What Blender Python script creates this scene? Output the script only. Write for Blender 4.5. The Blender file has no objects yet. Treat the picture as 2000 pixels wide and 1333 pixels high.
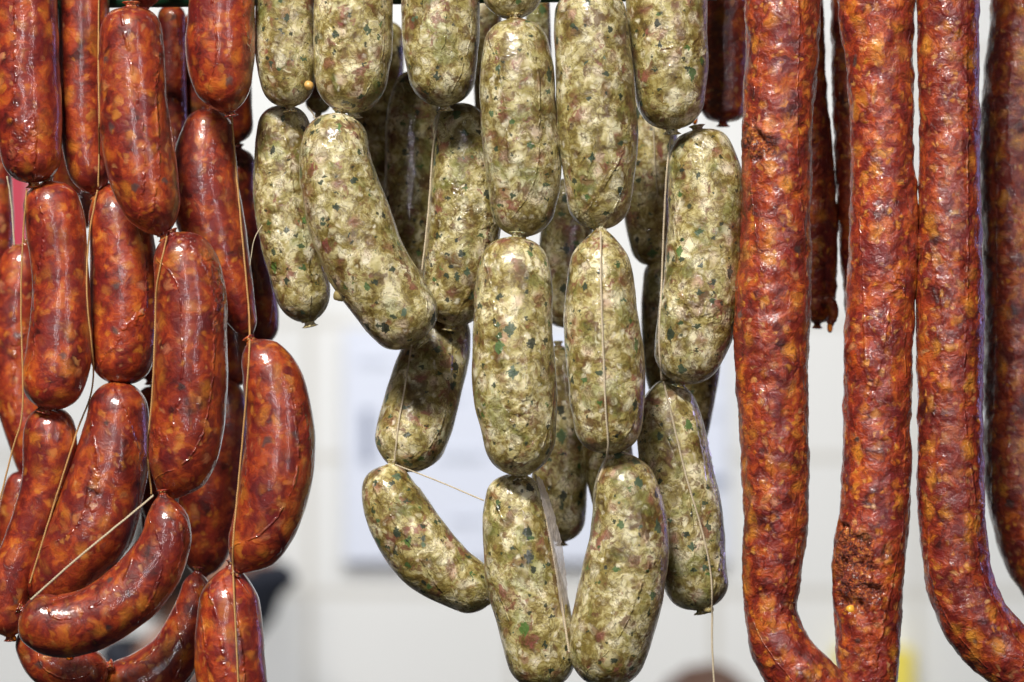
import bpy, math, random
from mathutils import Vector, noise
from mathutils.bvhtree import BVHTree
random.seed(7)
S = bpy.context.scene
COL = S.collection
H = 1.85            # height of the optical axis
D0 = 1.5            # camera to front row
PX = 0.00025        # metres per photo pixel (2000 wide) at the front row

# ------------------------------------------------------------------ camera, world, lamps
cd = bpy.data.cameras.new('camera'); cam = bpy.data.objects.new('camera', cd); COL.objects.link(cam)
cam.location = (0, -D0, H); cam.rotation_euler = (math.radians(90), 0, 0)
cd.sensor_width = 36; cd.lens = 108; cd.clip_start = 0.05; cd.clip_end = 50
cd.dof.use_dof = True; cd.dof.focus_distance = D0 - 0.012; cd.dof.aperture_fstop = 6.3
S.camera = cam
W = bpy.data.worlds.new('World'); S.world = W; W.use_nodes = True
W.node_tree.nodes['Background'].inputs[0].default_value = (0.80, 0.88, 1.0, 1)
W.node_tree.nodes['Background'].inputs[1].default_value = 0.02
S.view_settings.view_transform = 'Standard'; S.view_settings.look = 'None'
S.view_settings.exposure = 0; S.view_settings.gamma = 1
S.render.engine = 'CYCLES'

def lamp(name, loc, target, sx, sy, power, col):
    l = bpy.data.lights.new(name, 'AREA'); l.shape = 'RECTANGLE'; l.size = sx; l.size_y = sy
    l.energy = power; l.color = col
    o = bpy.data.objects.new(name, l); COL.objects.link(o); o.location = loc
    o.rotation_euler = (Vector(target) - Vector(loc)).to_track_quat('-Z', 'Y').to_euler()
    return o
T0 = (0, 0, H)
lamp('stall_key_lamp', (-0.60, -1.75, H + 1.70), T0, 0.7, 0.28, 106, (1.0, 0.95, 0.88))
lamp('street_window_lamp', (-0.34, -2.7, H + 0.45), T0, 0.02, 1.2, 8.5, (0.97, 0.97, 1.0))
lamp('stall_tube_lamp', (1.20, -2.1, H + 0.45), (0.1, 0, H), 0.02, 1.3, 6.5, (1.0, 0.95, 1.0))
lamp('violet_shop_lamp', (1.6, 1.3, H + 0.15), (0.1, 0, H), 0.10, 0.8, 2.2, (0.5, 0.42, 1.0))
cl = lamp('ceiling_lamp', (0.0, 1.3, H + 1.7), (0, 3.5, H - 0.45), 2.6, 0.6, 26, (1.0, 0.985, 0.965))
cl.data.spread = math.radians(90)

# ------------------------------------------------------------------ node helper
class G:
    def __init__(s, name):
        s.m = bpy.data.materials.new(name); s.m.use_nodes = True
        s.t = s.m.node_tree; s.n = s.t.nodes; s.b = s.n['Principled BSDF']
    def put(s, sock, v):
        if isinstance(v, bpy.types.NodeSocket): s.t.links.new(v, sock)
        elif isinstance(v, (tuple, list)) and len(v) == 3 and len(sock.default_value) == 4: sock.default_value = (*v, 1)
        else: sock.default_value = v
    def math(s, op, a, b=0.0, c=None, clamp=False):
        n = s.n.new('ShaderNodeMath'); n.operation = op; n.use_clamp = clamp
        s.put(n.inputs[0], a); s.put(n.inputs[1], b)
        if c is not None: s.put(n.inputs[2], c)
        return n.outputs[0]
    def vmath(s, op, a, b=(0, 0, 0), scale=None):
        n = s.n.new('ShaderNodeVectorMath'); n.operation = op
        s.put(n.inputs[0], a); s.put(n.inputs[1], b)
        if scale is not None: s.put(n.inputs['Scale'], scale)
        return n.outputs[0]
    def mix(s, f, a, b, mode='MIX'):
        n = s.n.new('ShaderNodeMix'); n.data_type = 'RGBA'; n.blend_type = mode
        s.put(n.inputs[0], f); s.put(n.inputs[6], a); s.put(n.inputs[7], b)
        return n.outputs[2]
    def ramp(s, f, stops, interp='LINEAR'):
        n = s.n.new('ShaderNodeValToRGB'); n.color_ramp.interpolation = interp
        e = n.color_ramp.elements
        while len(e) < len(stops): e.new(0.5)
        for q, (p, c) in zip(e, stops):
            q.position = p; q.color = (*c, 1) if isinstance(c, tuple) else (c, c, c, 1)
        s.put(n.inputs[0], f); return n.outputs[0]
    def noise(s, v, sc, det=2, ro=0.5, dist=0.0, col=False):
        n = s.n.new('ShaderNodeTexNoise'); s.put(n.inputs['Vector'], v)
        n.inputs['Scale'].default_value = sc; n.inputs['Detail'].default_value = det
        n.inputs['Roughness'].default_value = ro; n.inputs['Distortion'].default_value = dist
        return n.outputs['Color' if col else 'Fac']
    def vor(s, v, sc, feat='F1', metric='EUCLIDEAN', rnd=1.0, smooth=0.3):
        n = s.n.new('ShaderNodeTexVoronoi'); n.feature = feat
        if feat != 'DISTANCE_TO_EDGE': n.distance = metric
        s.put(n.inputs['Vector'], v); n.inputs['Scale'].default_value = sc
        n.inputs['Randomness'].default_value = rnd
        if feat == 'SMOOTH_F1': n.inputs['Smoothness'].default_value = smooth
        return n
    def sep(s, c):
        n = s.n.new('ShaderNodeSeparateColor'); s.put(n.inputs[0], c); return n.outputs
    def step(s, v, lo, hi):
        n = s.n.new('ShaderNodeMapRange'); n.interpolation_type = 'SMOOTHSTEP'
        s.put(n.inputs[0], v); n.inputs[1].default_value = lo; n.inputs[2].default_value = hi
        return n.outputs[0]
    def bump(s, h, dist, strength=1.0, nrm=None):
        n = s.n.new('ShaderNodeBump'); s.put(n.inputs['Height'], h)
        n.inputs['Distance'].default_value = dist; n.inputs['Strength'].default_value = strength
        if nrm is not None: s.put(n.inputs['Normal'], nrm)
        return n.outputs[0]
    def coords(s):
        tc = s.n.new('ShaderNodeTexCoord'); oi = s.n.new('ShaderNodeObjectInfo')
        off = s.math('MULTIPLY', oi.outputs['Random'], 7.3)
        p = s.vmath('ADD', tc.outputs['Object'], off)
        uv = s.vmath('ADD', tc.outputs['UV'], off)
        return p, uv, oi.outputs['Random']
    def attr(s, name):
        n = s.n.new('ShaderNodeAttribute'); n.attribute_name = name; return n.outputs['Fac']
    def set(s, **k):
        for a, v in k.items(): s.put(s.b.inputs[a.replace('_', ' ')], v)
        return s.m

def warp(g, p, sc, amt):
    c = g.noise(p, sc, 2, col=True)
    return g.vmath('ADD', p, g.vmath('SCALE', g.vmath('SUBTRACT', c, (0.5, 0.5, 0.5)), scale=amt))

def rivulet(g, uv, p):
    """beads and trails of melted fat running down the skin (relief only)"""
    q = g.vmath('MULTIPLY', uv, (1, 0.10, 1))
    n = g.math('ABSOLUTE', g.math('SUBTRACT', g.noise(g.vmath('ADD', q, g.vmath('SCALE', g.noise(p, 260, 1, col=True), scale=0.0012)), 48, 0), 0.5))
    line = g.step(n, 0.022, 0.002)
    return g.math('MULTIPLY', line, g.step(g.noise(p, 230, 2), 0.40, 0.60))

def herb_mat():
    g = G('herb_sausage_skin'); p, uv, rnd = g.coords()
    w = warp(g, p, 120, 0.007)
    w2 = warp(g, w, 420, 0.0024)
    base = g.ramp(g.noise(w2, 80, 5, 0.70), [(0.36, (0.085, 0.05, 0.010)), (0.46, (0.27, 0.21, 0.055)),
                                           (0.54, (0.52, 0.455, 0.21)), (0.64, (0.84, 0.78, 0.54))])
    v1 = g.vor(w2, 130); r1 = g.sep(v1.outputs['Color'])
    lump = g.ramp(r1[0], [(0.0, (0.11, 0.035, 0.022)), (0.18, (0.30, 0.11, 0.085)), (0.30, (0.16, 0.115, 0.022)),
                          (0.45, (0.36, 0.31, 0.10)), (0.62, (0.56, 0.50, 0.25)), (0.78, (0.90, 0.86, 0.66)), (1.0, (0.52, 0.32, 0.24))])
    c = g.mix(g.math('MULTIPLY', g.step(v1.outputs['Distance'], 0.64, 0.06), 0.85), base, lump)
    v2 = g.vor(w2, 290); r2 = g.sep(v2.outputs['Color'])
    lump2 = g.ramp(r2[1], [(0.0, (0.09, 0.03, 0.018)), (0.22, (0.22, 0.11, 0.045)), (0.42, (0.29, 0.25, 0.06)), (0.7, (0.56, 0.50, 0.27)), (1.0, (0.92, 0.88, 0.72))])
    c = g.mix(g.math('MULTIPLY', g.step(v2.outputs['Distance'], 0.60, 0.06), 0.72), c, lump2)
    # large pale lumps of fat, few
    v3 = g.vor(w2, 120); r3 = g.sep(v3.outputs['Color'])
    c = g.mix(g.math('MULTIPLY', g.math('MULTIPLY', g.step(v3.outputs['Distance'], 0.46, 0.08), g.math('GREATER_THAN', r3[0], 0.72)), 0.85), c, (0.82, 0.78, 0.56))
    # brown-red meat patches
    mt = g.step(g.noise(w2, 90, 4, 0.68), 0.56, 0.63)
    c = g.mix(g.math('MULTIPLY', mt, 0.8), c, g.ramp(g.noise(p, 60, 1), [(0.4, (0.10, 0.048, 0.018)), (0.6, (0.25, 0.07, 0.06))]))
    gt = g.step(g.noise(g.vmath('ADD', w, (3.1, 1.7, 0.4)), 60, 3, 0.6), 0.54, 0.66)
    c = g.mix(g.math('MULTIPLY', gt, 0.4), c, (0.13, 0.19, 0.045))
    # olive-brown marbling
    vn = g.math('ABSOLUTE', g.math('SUBTRACT', g.noise(w2, 150, 4, 0.7), 0.5))
    c = g.mix(g.math('MULTIPLY', g.step(vn, 0.045, 0.004), 0.62), c, (0.10, 0.062, 0.012))
    # herb flakes: angular, sparse
    wf = warp(g, p, 600, 0.0035)
    f = g.vor(g.vmath('MULTIPLY', wf, (1.0, 1.0, 0.72)), 125, 'F1', 'MANHATTAN'); rf = g.sep(f.outputs['Color'])
    sz = g.math('MULTIPLY_ADD', rf[1], 0.30, 0.16)
    fl = g.math('MULTIPLY', g.step(g.math('SUBTRACT', sz, f.outputs['Distance']), -0.01, 0.03), g.math('GREATER_THAN', rf[0], 0.52))
    c = g.mix(g.math('MULTIPLY', fl, 0.9), c, g.ramp(rf[2], [(0.0, (0.010, 0.018, 0.016)), (0.5, (0.020, 0.045, 0.028)), (0.8, (0.07, 0.12, 0.075)), (1.0, (0.08, 0.17, 0.03))]))
    fb = g.vor(g.vmath('MULTIPLY', g.vmath('ADD', wf, (2.0, 5.0, 3.0)), (0.7, 1.0, 1.0)), 180, 'F1', 'MANHATTAN'); rb = g.sep(fb.outputs['Color'])
    flb = g.math('MULTIPLY', g.step(g.math('SUBTRACT', 0.36, fb.outputs['Distance']), -0.01, 0.04), g.math('GREATER_THAN', rb[0], 0.74))
    c = g.mix(g.math('MULTIPLY', flb, 0.9), c, g.ramp(rb[2], [(0.0, (0.012, 0.022, 0.018)), (0.6, (0.03, 0.06, 0.03)), (1.0, (0.06, 0.14, 0.03))]))
    f2 = g.vor(wf, 260); rf2 = g.sep(f2.outputs['Color'])
    fl2 = g.math('MULTIPLY', g.step(f2.outputs['Distance'], 0.30, 0.20), g.math('GREATER_THAN', rf2[0], 0.86))
    c = g.mix(g.math('MULTIPLY', fl2, 0.88), c, (0.018, 0.028, 0.015))
    val = g.math('MULTIPLY_ADD', rnd, 0.2, 0.96)
    c = g.mix(1.0, c, g.vmath('SCALE', (0.93, 0.91, 0.88), scale=val), 'MULTIPLY')
    h = g.math('ADD', g.math('MULTIPLY', g.noise(w, 190, 3, 0.6), 1.0), g.math('MULTIPLY', g.noise(p, 700, 2, 0.6), 0.2))
    riv = rivulet(g, uv, p)
    nb = g.bump(g.math('ADD', h, g.math('MULTIPLY', riv, 0.7)), 0.0016, 0.6)
    wet = g.noise(g.vmath('MULTIPLY', p, (1, 1, 0.4)), 70, 2)
    cb = g.bump(g.math('ADD', g.math('MULTIPLY', g.math('ADD', riv, g.noise(p, 330, 3, 0.7)), 0.6), g.math('MULTIPLY', g.noise(g.vmath('MULTIPLY', uv, (1, 0.3, 1)), 200, 2), 0.5)), 0.0009, 0.7)
    g.set(Base_Color=c, Roughness=0.5, Normal=nb, Coat_Weight=g.ramp(wet, [(0.35, 1.0), (0.65, 0.45)]),
          Coat_Roughness=g.ramp(wet, [(0.40, 0.05), (0.62, 0.16)]), Coat_Normal=cb, Subsurface_Weight=0.3,
          Subsurface_Radius=(1.0, 0.7, 0.35), Subsurface_Scale=0.0022, Specular_IOR_Level=0.4)
    return g.m

def chorizo_mat(name, coarse):
    g = G(name); p, uv, rnd = g.coords()
    w = warp(g, p, 120, 0.008)
    w2 = warp(g, w, 380, 0.0026)
    base = g.ramp(g.noise(w2 if coarse else w, 85, 5, 0.65), [(0.34, (0.06, 0.004, 0.003)), (0.46, (0.24, 0.018, 0.008)),
                                        (0.56, (0.46, 0.055, 0.013)), (0.72, (0.72, 0.17, 0.018))])
    v1 = g.vor(w2, 190 if coarse else 165); r1 = g.sep(v1.outputs['Color'])
    lump = g.ramp(r1[0], [(0.0, (0.12, 0.010, 0.012)), (0.25, (0.30, 0.020, 0.016)), (0.55, (0.46, 0.055, 0.014)),
                          (0.80, (0.56, 0.12, 0.015)), (0.93, (0.76, 0.27, 0.04)), (1.0, (0.60, 0.20, 0.12))])
    c = g.mix(g.math('MULTIPLY', g.step(v1.outputs['Distance'], 0.66, 0.08), 0.9 if coarse else 0.75), base, lump)
    v2 = g.vor(w2, 310 if coarse else 270); r2 = g.sep(v2.outputs['Color'])
    fat = g.math('MULTIPLY', g.step(v2.outputs['Distance'], 0.62, 0.12), g.step(r2[0], 0.72, 0.80))
    c = g.mix(g.math('MULTIPLY', fat, 0.8 if coarse else 0.55), c, g.ramp(r2[1], [(0.0, (0.72, 0.17, 0.012)), (0.6, (0.82, 0.31, 0.03)), (1.0, (0.78, 0.38, 0.18))]))
    v3 = g.vor(g.vmath('MULTIPLY', w, (1, 1, 0.75)), 100); r3 = g.sep(v3.outputs['Color'])
    big = g.math('MULTIPLY', g.step(v3.outputs['Distance'], 0.48, 0.08), g.math('GREATER_THAN', r3[0], 0.5))
    c = g.mix(g.math('MULTIPLY', big, 0.75 if coarse else 0.55), c, (0.82, 0.28, 0.03))
    ln = g.step(g.noise(g.vmath('ADD', w2, (5, 2, 1)), 80, 4, 0.6), 0.49, 0.60)
    c = g.mix(g.math('MULTIPLY', ln, 0.5), c, (0.17, 0.010, 0.014))
    vn = g.math('ABSOLUTE', g.math('SUBTRACT', g.noise(w2, 170, 4, 0.65), 0.5))
    c = g.mix(g.math('MULTIPLY', g.step(vn, 0.032, 0.004), 0.55 if coarse else 0.3), c, (0.08, 0.005, 0.005))
    f2 = g.vor(w2, 70); rf2 = g.sep(f2.outputs['Color'])
    fl2 = g.math('MULTIPLY', g.step(f2.outputs['Distance'], 0.20, 0.08), g.math('GREATER_THAN', rf2[0], 0.74))
    c = g.mix(g.math('MULTIPLY', fl2, 0.8), c, g.ramp(rf2[1], [(0.0, (0.02, 0.012, 0.012)), (1.0, (0.12, 0.08, 0.08))]))
    raw = g.attr('raw')
    rc = g.ramp(g.noise(p, 420, 3, 0.7), [(0.34, (0.012, 0.004, 0.003)), (0.46, (0.14, 0.016, 0.01)), (0.56, (0.46, 0.08, 0.02)), (0.68, (0.80, 0.30, 0.05))])
    c = g.mix(g.math('MULTIPLY', raw, 0.8), c, rc)
    val = g.math('MULTIPLY_ADD', rnd, 0.25, 0.85)
    c = g.mix(1.0, c, g.vmath('SCALE', (0.80, 0.90, 0.80) if coarse else (0.78, 0.80, 0.75), scale=val), 'MULTIPLY')
    wr = g.noise(g.vmath('MULTIPLY', uv, (0.35, 1.0, 1)), 420, 3, 0.65)     # transverse wrinkles
    h = g.math('ADD', g.math('MULTIPLY', g.noise(w, 220, 3, 0.65), 1.0), g.math('MULTIPLY', wr, 0.15 if coarse else 0.12))
    h = g.math('ADD', h, g.math('MULTIPLY', g.noise(p, 500, 3, 0.7), g.math('MULTIPLY', raw, 3.0)))
    riv = g.math('MULTIPLY', rivulet(g, uv, p), 0.3 if coarse else 1.0)
    h = g.math('ADD', h, g.math('MULTIPLY', riv, 1.1))
    nb = g.bump(h, 0.0021 if coarse else 0.0011, 0.75 if coarse else 0.5)
    wet = g.noise(g.vmath('MULTIPLY', p, (1, 1, 0.35)), 60, 2)
    cb = g.bump(g.math('ADD', g.math('MULTIPLY', riv, 1.1), g.math('ADD', g.math('MULTIPLY', g.noise(p, 330, 3, 0.7), 0.75 if coarse else 0.5), g.math('MULTIPLY', wr, 0.2 if coarse else 0.1))),
                0.0011 if coarse else 0.0008, 0.9 if coarse else 0.65)
    g.set(Base_Color=c, Roughness=0.5, Normal=nb,
          Coat_Weight=g.math('MULTIPLY_ADD', raw, -0.6, 1.0),
          Coat_Roughness=g.ramp(wet, [(0.38, 0.035), (0.62, 0.15)]), Coat_Normal=cb,
          Subsurface_Weight=0.1, Subsurface_Radius=(1.0, 0.25, 0.1), Subsurface_Scale=0.002, Specular_IOR_Level=0.45)
    return g.m

def plain(name, col, rough=0.6, var=0.12, sc=60, bump=0.0, **k):
    g = G(name); p, uv, rnd = g.coords()
    n = g.noise(p, sc, 3, 0.6)
    c = g.mix(1.0, col, g.ramp(n, [(0.3, 1 - var), (0.7, 1.0)]), 'MULTIPLY')
    g.set(Base_Color=c, Roughness=rough, **k)
    if bump: g.set(Normal=g.bump(n, bump, 0.8))
    return g.m

def film_mat():
    g = G('casing_film'); p, uv, rnd = g.coords()
    h = g.noise(g.vmath('MULTIPLY', uv, (1, 0.3, 1)), 700, 3, 0.7)
    g.set(Base_Color=(0.78, 0.70, 0.66), Roughness=0.16, Alpha=g.math('MULTIPLY_ADD', g.noise(p, 300, 2), 0.5, 0.42),
          Normal=g.bump(h, 0.001, 0.9), Coat_Weight=1.0, Coat_Roughness=0.08)
    return g.m
M_HERB = herb_mat()
M_LINK = chorizo_mat('red_sausage_skin', False)
M_LONG = chorizo_mat('coarse_red_sausage_skin', True)
M_FILM = film_mat()
M_TWINE = plain('pale_twine', (0.62, 0.52, 0.36), 0.7, 0.3, 900)
M_TWINE_R = plain('oil_stained_twine', (0.50, 0.27, 0.09), 0.5, 0.35, 900)
M_DROP = plain('orange_fat_drop', (0.75, 0.20, 0.02), 0.05, 0.1, 100, Transmission_Weight=0.75, IOR=1.45)
M_DROPC = plain('clear_fat_drop', (0.62, 0.50, 0.22), 0.06, 0.1, 100, Transmission_Weight=0.5, IOR=1.45)
M_KERN = plain('yellow_fat_kernel', (0.80, 0.42, 0.05), 0.2, 0.15, 500)
M_SEED = plain('mustard_seed_hull', (0.62, 0.36, 0.10), 0.4, 0.15, 800)

# ------------------------------------------------------------------ geometry helpers
def at(px, py, d=0.0):
    k = (D0 + d) / D0
    return Vector(((px - 1000) * PX * k, d, H - (py - 666.5) * PX * k))

def mesh_obj(name, vs, fs, mat, parent=None, loc=(0, 0, 0), smooth=True, uvs=None):
    me = bpy.data.meshes.new(name); me.from_pydata([tuple(v) for v in vs], [], fs); me.update()
    if smooth: me.polygons.foreach_set('use_smooth', [True] * len(me.polygons))
    if uvs is not None:
        ul = me.uv_layers.new(name='UVMap')
        vi = [0] * len(me.loops); me.loops.foreach_get('vertex_index', vi)
        flat = []
        for i in vi: flat += uvs[i]
        ul.data.foreach_set('uv', flat)
    me.materials.append(mat)
    o = bpy.data.objects.new(name, me); COL.objects.link(o); o.location = loc
    if parent: o.parent = parent
    return o

def tag(o, label, cat=None, group=None, kind=None):
    if label: o['label'] = label
    if cat: o['category'] = cat
    if group: o['group'] = group
    if kind: o['kind'] = kind
    return o

def catmull(P, n=24):
    """dense samples through control rows of any width (centripetal-ish)"""
    out = []
    Q = [[2 * a - b for a, b in zip(P[0], P[1])]] + [list(p) for p in P] + [[2 * a - b for a, b in zip(P[-1], P[-2])]]
    for i in range(1, len(Q) - 2):
        a, b, c, d = Q[i - 1], Q[i], Q[i + 1], Q[i + 2]
        for j in range(n):
            t = j / n
            out.append([0.5 * (2 * b[k] + (c[k] - a[k]) * t + (2 * a[k] - 5 * b[k] + 4 * c[k] - d[k]) * t * t +
                               (3 * b[k] - a[k] - 3 * c[k] + d[k]) * t ** 3) for k in range(len(b))])
    out.append(list(P[-1])); return out

BODIES = []
def sausage(name, label, group, pts, d, mat, cap=(1.0, 2.3, 1.0, 2.3), seg=72, rough=0.0, raws=(), ends=(1, 1), parts=()):
    """pts: rows (x, y, r[, d]) in photo pixels; cap: length and bluntness of the two rounded ends"""
    rows = []
    if d >= 0.038: d += 0.036      # the hidden second tier hangs well behind
    for q in pts:
        dd = q[3] if len(q) > 3 else d
        v = at(q[0], q[1], dd); k = (D0 + dd) / D0
        rows.append([v.x, v.y, v.z, q[2] * PX * k])
    dense = catmull(rows)
    P = [Vector(q[:3]) for q in dense]; R = [max(0.001, q[3]) for q in dense]
    s = [0.0]
    for a, b in zip(P, P[1:]): s.append(s[-1] + (b - a).length)
    L = s[-1]
    def sample(x):
        lo, hi = 0, len(s) - 1
        while hi - lo > 1:
            m = (lo + hi) // 2
            if s[m] <= x: lo = m
            else: hi = m
        t = (x - s[lo]) / max(1e-9, s[hi] - s[lo])
        return P[lo].lerp(P[hi], t), R[lo] + (R[hi] - R[lo]) * t
    c0 = cap[0] * R[0]; c1 = cap[2] * R[-1]
    xs = [c0 * (1 - math.cos(math.pi / 2 * i / 14)) for i in range(14)]
    n = max(8, int((L - c0 - c1) / 0.0013))
    xs += [c0 + (L - c0 - c1) * i / n for i in range(n + 1)]
    xs += [L - c1 * (1 - math.cos(math.pi / 2 * i / 14)) for i in range(13, -1, -1)]
    base = Vector(min(P, key=lambda v: v.z))
    sd = Vector((random.uniform(0, 90), random.uniform(0, 90), random.uniform(0, 90)))
    ph = random.uniform(0, 6.3); kp = random.choice((9, 11, 13))
    rawc = [(at(x, y, d - 0.014), rr * PX) for x, y, rr in raws]
    vs, uvs, raw = [], [], []
    eps = 0.0015
    cents = []
    for x in xs:
        c, r = sample(x)
        a, _ = sample(max(0, x - eps)); b, _ = sample(min(L, x + eps))
        T = (b - a).normalized(); N = T.cross(Vector((0, 1, 0))).normalized(); Bk = N.cross(T).normalized()
        if Bk.y < 0: Bk = -Bk
        def prof(t, p): return (1 - (1 - min(1, t)) ** p) ** (1 / p)
        f = prof(x / c0, cap[1]) * prof((L - x) / c1, cap[3])
        f = max(f, 0.27)
        cents.append((c, T, N, Bk, r))
        tipd = min(x / c0 if ends[0] else 9, (L - x) / c1 if ends[1] else 9)
        for j in range(seg):
            th = 2 * math.pi * j / seg
            dr = Bk * math.cos(th) + N * math.sin(th)
            q = c + dr * r * f
            nz = (0.026 if rough else 0.055) * noise.noise((q + sd) / 0.024) + 0.02 * noise.noise((q + sd) / 0.009)
            nz += 0.07 * math.cos(kp * th + ph) * math.exp(-tipd * 4.5)
            rr = r * f * (1.02 + nz)
            rr += rough * (0.0008 * noise.noise((q + sd) / 0.011) + 0.0005 * noise.noise((q + sd) / 0.0048) + 0.0003 * noise.noise((q + sd) / 0.0018)) * min(1, f * 1.5)
            w = 0.0
            for rc, rad in rawc:
                e = (q - rc); e.y *= 0.6
                t = e.length / rad + 0.55 * noise.noise((q + sd) / 0.006)
                if t < 1:
                    w = max(w, min(1, (1 - t) * 3.5))
            if w > 0:
                rr += w * (-0.0016 + 0.0040 * noise.noise((q + sd) / 0.0060) + 0.0022 * noise.noise((q + sd) / 0.0026))
            raw.append(w)
            vs.append(c + dr * rr - base); uvs.append((th * r, x))
    nr = len(xs); fs = []
    for i in range(nr - 1):
        for j in range(seg):
            k = (j + 1) % seg
            fs.append((i * seg + j, i * seg + k, (i + 1) * seg + k, (i + 1) * seg + j))
    vs.append(P[0] - base); uvs.append((0, 0)); raw.append(0)
    vs.append(P[-1] - base); uvs.append((0, L)); raw.append(0)
    for j in range(seg):
        k = (j + 1) % seg
        fs.append((len(vs) - 2, k, j)); fs.append((len(vs) - 1, (nr - 1) * seg + j, (nr - 1) * seg + k))
    root = bpy.data.objects.new(name, None); COL.objects.link(root); root.location = base
    root.empty_display_size = 0.02
    tag(root, label, 'sausage', group)
    body = mesh_obj('casing', vs, fs, mat, root, uvs=uvs)
    at_ = body.data.attributes.new('raw', 'FLOAT', 'POINT'); at_.data.foreach_set('value', raw)
    BODIES.append(([v + base for v in vs], fs))
    # gathered skin at the tied ends
    for e, (idx, sg) in enumerate(((0, -1), (len(cents) - 1, 1))):
        if not ends[e]: continue
        c, T, N, Bk, r = cents[idx]; t = T * sg
        vv, ff, uu = [], [], []; m = 28; rows_ = 9
        ln = 0.0032 + 0.0006 * random.random(); rb = max(0.0018, 0.20 * r)
        for i in range(rows_):
            u = i / (rows_ - 1)
            for j in range(m):
                th = 2 * math.pi * j / m
                rad = rb * (1.25 - 1.0 * math.sin(math.pi * min(1, u * 1.15)) * 0.5 + 0.25 * u) * (1 + 0.16 * math.cos(7 * th + ph))
                if u > 0.99: rad *= 0.5
                vv.append(c - t * 0.0008 + t * ln * u + (Bk * math.cos(th) + N * math.sin(th)) * rad - base); uu.append((th * r, u * ln))
        for i in range(rows_ - 1):
            for j in range(m):
                k = (j + 1) % m; ff.append((i * m + j, i * m + k, (i + 1) * m + k, (i + 1) * m + j))
        ff.append(tuple((rows_ - 1) * m + j for j in range(m)))
        te = mesh_obj('tied_end', vv, ff, mat, root, uvs=uu)
        # twine binding round the gathered skin
        hv = []
        for i in range(64):
            a = i / 63 * 2.6 * 2 * math.pi; u = 0.35 + 0.25 * i / 63
            hv.append(c + t * ln * u + (Bk * math.cos(a) + N * math.sin(a)) * rb * 0.92 - base)
        vv, ff = tube(hv, 0.00032, 6)
        mesh_obj('twine_binding', vv, ff, M_TWINE if mat is M_HERB else M_TWINE_R, te)
    for p_ in parts: p_(root, base, cents)
    return root

def tube(path, r, m=8, caps=True):
    vs, fs = [], []
    for i, c in enumerate(path):
        a = path[max(0, i - 1)]; b = path[min(len(path) - 1, i + 1)]
        T = (b - a).normalized(); N = T.cross(Vector((0.123, 1, 0.077))).normalized(); B = N.cross(T)
        rr = r[i] if isinstance(r, (list, tuple)) else r
        for j in range(m):
            th = 2 * math.pi * j / m; vs.append(c + (N * math.cos(th) + B * math.sin(th)) * rr)
    for i in range(len(path) - 1):
        for j in range(m):
            k = (j + 1) % m; fs.append((i * m + j, i * m + k, (i + 1) * m + k, (i + 1) * m + j))
    if caps:
        fs.append(tuple(range(m))[::-1]); fs.append(tuple((len(path) - 1) * m + j for j in range(m)))
    return vs, fs

def drop(x, y, d, w, h, mat, nm='fat_drop'):
    """a hanging bead of fat, tip at top, given in photo pixels"""
    def f(root, base, cents):
        c = at(x, y, d); vs, fs = [], []; m = 20; rows = 14
        for i in range(rows):
            u = i / (rows - 1); a = math.pi * u
            rad = w / 2 * PX * (math.sin(a) ** 0.9 if u > 0 else 0) * (0.45 + 0.55 * u ** 0.7)
            for j in range(m):
                th = 2 * math.pi * j / m
                vs.append(c + Vector((math.cos(th) * rad, math.sin(th) * rad, -h * PX * (1 - math.cos(a)) / 2)) - base)
        for i in range(rows - 1):
            for j in range(m):
                k = (j + 1) % m; fs.append((i * m + j, (i + 1) * m + j, (i + 1) * m + k, i * m + k))
        mesh_obj(nm, vs, fs, mat, root)
    return f

def blob(x, y, d, r, mat, nm):
    def f(root, base, cents):
        c = at(x, y, d); vs, fs = [], []; m, n = 18, 10
        for i in range(n + 1):
            for j in range(m):
                a, b = math.pi * i / n, 2 * math.pi * j / m
                q = Vector((math.sin(a) * math.cos(b), math.sin(a) * math.sin(b), math.cos(a)))
                vs.append(c + q * r * PX * (1 + 0.18 * noise.noise(q * 2 + c * 90)) - base)
        for i in range(n):
            for j in range(m):
                k = (j + 1) % m; fs.append((i * m + j, (i + 1) * m + j, (i + 1) * m + k, i * m + k))
        mesh_obj(nm, vs, fs, mat, root)
    return f

def tail(path, d, r0, r1, mat):
    """a shrivelled twist of casing left at a cut end; path in photo pixels"""
    def f(root, base, cents):
        P = [at(q[0], q[1], d) - base for q in catmull([list(q) for q in path], 10)]
        R = [(r0 + (r1 - r0) * i / (len(P) - 1)) * PX * (1 + 0.25 * noise.noise(Vector((i * 0.4, r0, 2)))) for i in range(len(P))]
        vv, ff = tube(P, R, 14)
        mesh_obj('twisted_tail', vv, ff, mat, root)
    return f

def film(path, d, width):
    """a loose ribbon of dried casing standing off the side of the sausage; path in photo pixels"""
    def f(root, base, cents):
        dn = catmull([list(q) for q in path], 16); vs, uv, fs = [], [], []; m = 7
        L = 0
        for i, q in enumerate(dn):
            u = i / (len(dn) - 1); c = at(q[0], q[1], d)
            w = width * PX * (math.sin(math.pi * u) ** 0.5 + 0.05)
            for j in range(m):
                t = j / (m - 1) - 0.5
                rip = 0.0007 * noise.noise(Vector((u * 30, t * 3, q[0])))
                vs.append(c + Vector((t * w * 0.6 + rip, t * w * 1.3 + rip, 0)) - base); uv.append((t * w, u * 0.1))
            L += 1
        for i in range(len(dn) - 1):
            for j in range(m - 1): fs.append((i * m + j, i * m + j + 1, (i + 1) * m + j + 1, (i + 1) * m + j))
        mesh_obj('casing_flap', vs, fs, M_FILM, root, uvs=uv)
    return f

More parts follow.
